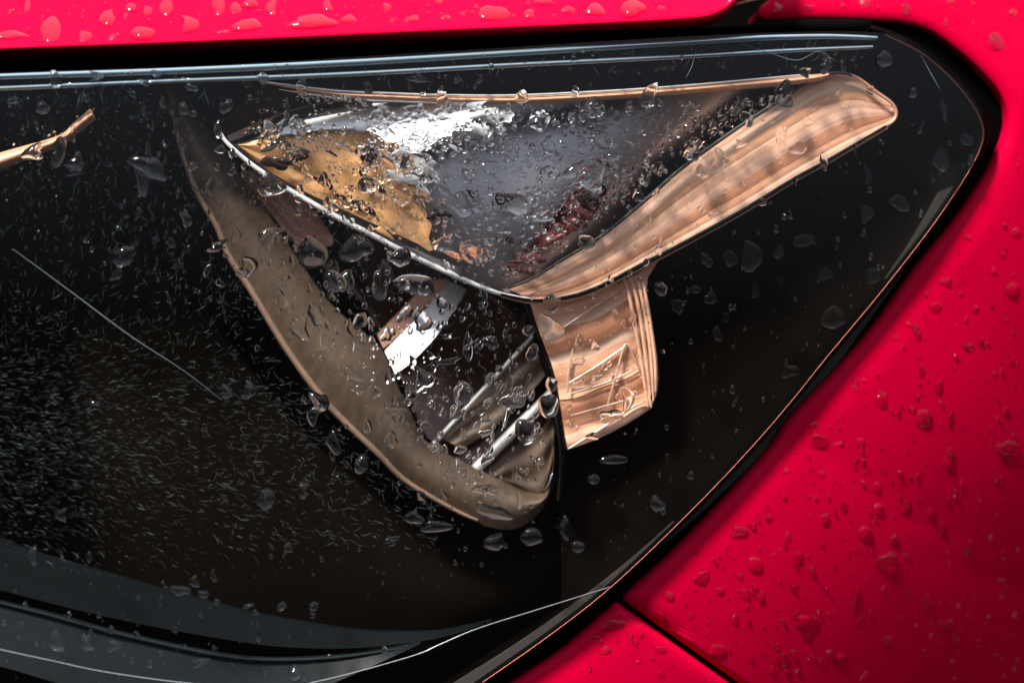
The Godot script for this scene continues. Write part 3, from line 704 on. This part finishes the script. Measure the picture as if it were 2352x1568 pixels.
	rain("wing", 2, 0, [655, 50, 30, 40, 1540, 65, 40, 40, 1105, 40, 18, 25, 1265, 20, 40, 40, 1850, 10, 30, 30, 2285, 95, 30, 40, 2160, 285, 60, 65, 2310, 1155, 18, 30, 1815, 150, 12, 40, 870, 50, 40, 25])
	rain("wing", 2, 1, [1820, 375, 45, 30, 1920, 460, 20, 20, 1945, 370, 10, 25, 1750, 550, 60, 35, 2270, 430, 60, 50, 2300, 30, 40, 35, 2215, 195, 15, 30, 1970, 70, 25, 25, 1975, 825, 35, 30, 2065, 800, 22, 40, 2020, 560, 30, 25, 1375, 1190, 45, 60, 1660, 1310, 65, 70, 1650, 990, 25, 45, 1770, 1100, 30, 60, 1495, 1290, 20, 40, 1850, 1330, 20, 75, 1190, 1110, 30, 35, 1250, 1055, 18, 22, 1225, 1480, 40, 35, 940, 1470, 75, 50, 910, 1360, 35, 25, 2265, 920, 18, 25, 1555, 670, 25, 25, 2230, 1260, 25, 30, 2250, 1520, 90, 60, 1840, 1550, 35, 40, 2230, 640, 22, 15, 1650, 1150, 10, 22, 1470, 760, 20, 25, 1100, 1480, 10, 35, 1680, 470, 18, 20])
	rain("wing", 2, 2, [710, 110, 30, 25, 960, 130, 25, 25, 1340, 225, 40, 45, 1350, 365, 45, 40, 1540, 360, 45, 55, 1830, 40, 50, 55, 2225, 10, 40, 35, 2160, 165, 25, 30, 980, 440, 40, 45, 1110, 350, 22, 50, 600, 430, 32, 28, 380, 520, 55, 40, 725, 560, 28, 30, 1255, 530, 60, 50, 1460, 580, 35, 40, 1715, 390, 30, 45, 1785, 500, 35, 45, 1410, 730, 75, 75, 500, 750, 60, 60, 140, 850, 45, 65, 255, 935, 35, 32, 285, 780, 18, 25, 395, 835, 28, 25, 435, 955, 32, 40, 540, 980, 32, 45, 445, 1050, 22, 25, 360, 1130, 28, 40, 60, 1110, 22, 28, 800, 710, 40, 50, 1975, 630, 35, 65, 1200, 1000, 28, 105, 1205, 1150, 15, 20, 850, 1150, 105, 50, 1690, 1000, 45, 50, 1840, 1170, 65, 40, 1420, 1280, 45, 35, 1090, 1400, 50, 40, 690, 1400, 55, 45, 1245, 45, 25, 25, 1200, 40, 18, 25, 1570, 150, 18, 20, 1830, 305, 15, 35, 1150, 680, 12, 45, 240, 1340, 70, 45])
	rain("wing", 1, 2, [2200, 1110, 35, 35, 2255, 970, 35, 35])
	rain("bumper", 1, 2, [1870, 1170, 85, 45, 1820, 1340, 35, 30, 2200, 1340, 40, 25, 2050, 1425, 18, 15, 1990, 1240, 20, 20, 2070, 1240, 18, 18, 2200, 1510, 25, 30, 1750, 1255, 30, 12])
	drops.sort_custom(func(a, b): return a[2] * a[3] > b[2] * b[3])
	var rest := {"lens": Shape.new(), "bonnet": Shape.new(), "wing": Shape.new(), "bumper": Shape.new()}
	var named := {}
	var count := 0
	for d in drops:
		var big: bool = count < 300
		var s: Shape = Shape.new() if big else rest[d[0]]
		var where: String = d[0]
		var o := on_surface(where, d[1])
		var lens := where == "lens"
		var k := S * (1.0 - o.origin.z / DIST)
		var rx: float = d[2] * k
		var ry: float = d[3] * k
		if where == "bonnet": ry *= 1.6
		var small := minf(rx, ry)
		var long := maxf(rx, ry) / small
		var ragged := rng.randf_range(0.25, 0.75) if lens else rng.randf_range(0.12, 0.4)
		if where == "bonnet": ragged = rng.randf_range(0.25, 0.6)
		var high := small * (rng.randf_range(0.55, 0.9) if lens else rng.randf_range(0.24, 0.38))
		var bend := rng.randf_range(-0.5, 0.5) if long > 1.25 else 0.0
		if lens and d[1].x > 1525.0 and d[1].y > 620.0 - 0.55 * (d[1].x - 1480.0): high *= 0.16
		drop_into(s, Transform3D() if big else o, rx, ry, rng.randf_range(-0.35, 0.35) if lens else rng.randf_range(-0.15, 0.15), ragged, bend, high, 7 if big else 4, 30 if big else 16)
		count += 1
		if not big: continue
		var r := MeshInstance3D.new()
		r.name = "raindrop" if count == 1 else "raindrop_%03d" % (count - 1)
		r.mesh = s.mesh()
		r.material_override = M.rain_water
		r.transform = o
		add_child(r, true)
		r.set_meta("category", "raindrop")
		r.set_meta("group", "raindrops on the " + {"lens": "headlamp cover", "bonnet": "red bonnet", "wing": "red wing", "bumper": "red bumper"}[where])
		var shape := "upright" if ry > rx * 1.45 else "flattened" if rx > ry * 1.35 else "rounded"
		var size := "large" if d[2] * d[3] > 550.0 else "middling" if d[2] * d[3] > 200.0 else "small"
		var key := "%s %s raindrop %s" % [size, shape, place(where, d[1])]
		if not named.has(key): named[key] = []
		named[key].append([d[1].x, r])
	const NTH := ["first", "second", "third", "fourth", "fifth", "sixth", "seventh", "eighth", "ninth", "tenth", "eleventh", "twelfth"]
	for key in named:
		var those: Array = named[key]
		those.sort_custom(func(a, b): return a[0] < b[0])
		for i in those.size():
			var label: String = key
			if those.size() > 1 and those.size() <= 12: label += ", %s from the left" % NTH[i]
			(those[i][1] as Node3D).set_meta("label", label)
	# countless fine droplets between the drops
	mist("lens", rest["lens"], [560, 300, 1000, 240, 1500, 235, 1800, 215, 1500, 420, 1180, 650, 780, 470], 2400, 1.6, 8.5, 0.5, 2.3)
	mist("lens", rest["lens"], [520, 330, 1180, 660, 1270, 1120, 1100, 1180, 650, 760], 700, 1.6, 8.0, 0.9, 2.4)
	mist("lens", rest["lens"], [10, 210, 400, 205, 560, 560, 620, 760, 300, 620, 10, 560], 420, 1.5, 6.0, 0.6)
	mist("lens", rest["lens"], [10, 175, 800, 140, 1600, 95, 2000, 85, 1990, 165, 1500, 200, 800, 205, 10, 210], 170, 1.5, 6.0, 0.5)
	mist("lens", rest["lens"], [560, 210, 900, 215, 900, 240, 560, 310], 90, 2.5, 7.0, 0.4)
	mist("lens", rest["lens"], [1200, 640, 1860, 190, 2050, 250, 1480, 600, 1510, 880, 1310, 1000, 1230, 700], 420, 1.5, 6.0, 0.7)
	mist("lens", rest["lens"], [1530, 600, 2060, 290, 2230, 260, 2230, 380, 1700, 1020, 1380, 1300, 1330, 1050, 1520, 880], 130, 2.0, 8.0, 0.9)
	mist("lens", rest["lens"], [700, 900, 1270, 1140, 1350, 1250, 900, 1400, 500, 1250], 200, 1.5, 6.0, 0.5)
	mist("lens", rest["lens"], [0, 1250, 800, 1430, 1000, 1470, 700, 1560, 0, 1560], 120, 2.0, 8.0, 0.5)
	mist("bonnet", rest["bonnet"], [0, 0, 1650, 0, 1610, 25, 0, 95], 160, 2.0, 6.0, 0.4)
	mist("wing", rest["wing"], [1830, 5, 2340, 5, 2340, 1560, 1750, 1560, 1480, 1370, 1900, 950, 2330, 420, 2340, 180, 2200, 70], 380, 2.0, 6.5, 0.7)
	mist("bumper", rest["bumper"], [1260, 1540, 1420, 1420, 1620, 1560], 30, 2.0, 5.0, 0.4)
	for where in rest:
		var o := MeshInstance3D.new()
		o.name = {"lens": "fine_droplets", "bonnet": "bonnet_droplets", "wing": "wing_droplets", "bumper": "bumper_droplets"}[where]
		o.mesh = rest[where].mesh()
		o.material_override = M.rain_water
		add_child(o, true)
		o.set_meta("kind", "stuff")
		o.set_meta("category", "droplets")
		o.set_meta("label", {"lens": "fine droplets strewn all over the clear headlamp cover", "bonnet": "fine droplets between the drops on the red bonnet", "wing": "fine droplets strewn over the dark red wing", "bumper": "fine droplets on the red bumper corner"}[where])

func place(where: String, p: Vector2) -> String:
	if where == "bonnet": return "near the bonnet's lower lip" if p.y > 55.0 else "at the top of the bonnet"
	if where == "bumper": return "on the red bumper corner"
	if where == "wing":
		if p.y < 250.0: return "on the wing above the lamp's tip"
		if p.y < 800.0: return "on the wing right of the lamp's tip"
		if p.y < 1150.0: return "on the middle of the red wing"
		if p.x < 1900.0: return "on the wing above the panel gap"
		return "at the wing's bottom right corner"
	for q in [[[-50, 100, 2100, 60, 2100, 170, 1850, 170, 1200, 215, 600, 185, -50, 215], "on the cover's black top band"], [[546, 332, 760, 292, 915, 370, 1000, 585, 760, 468], "over the amber reflection facet"], [[655, 304, 960, 230, 1112, 236, 955, 352], "over the white glare facet"], [[1165, 662, 1480, 462, 1860, 180, 1961, 172, 2061, 263, 1568, 559, 1284, 686], "over the long tan strip"], [[520, 322, 784, 222, 1850, 186, 1480, 462, 1190, 668, 784, 504], "over the grey bowl"], [[1217, 690, 1517, 596, 1512, 890, 1304, 1032], "over the ribbed tan window"], [[377, 193, 552, 402, 760, 700, 945, 955, 1177, 1116, 1274, 1045, 1260, 1140, 1151, 1218, 864, 1045, 493, 522], "over the brown trim arm"], [[500, 300, 784, 504, 1210, 690, 1290, 1040, 1177, 1116, 945, 955, 552, 402], "over the dark cavity"]]:
		if Geometry2D.is_point_in_polygon(p, line(q[0])): return "over the grey bowl's lower half" if q[1] == "over the grey bowl" and p.y > 390.0 else "over the grey bowl's upper half" if q[1] == "over the grey bowl" else q[1]
	if p.x > 1250.0: return "over the black side bezel"
	if p.y > 1240.0 + 0.25 * p.x: return "over the grey lower bezel"
	if p.y < 560.0: return "over the dark upper left"
	return "over the dark lower left"

func mist(where: String, s: Shape, area: Array, n: int, lo: float, hi: float, tall: float, fall := 3.2) -> void:
	var poly := line(area)
	var box := Rect2(poly[0], Vector2.ZERO)
	for p in poly: box = box.expand(p)
	var made := 0
	var tries := 0
	while made < n and tries < n * 12:
		tries += 1
		var p := Vector2(rng.randf_range(box.position.x, box.end.x), rng.randf_range(box.position.y, box.end.y))
		if not Geometry2D.is_point_in_polygon(p, poly): continue
		made += 1
		var o := on_surface(where, p)
		var r := lerpf(lo, hi, pow(rng.randf(), fall)) * S
		var ry := r * (1.0 + tall * rng.randf())
		drop_into(s, o, r, ry, rng.randf_range(-0.4, 0.4), 0.35, 0.0, r * rng.randf_range(0.65, 1.0), 4, 10)
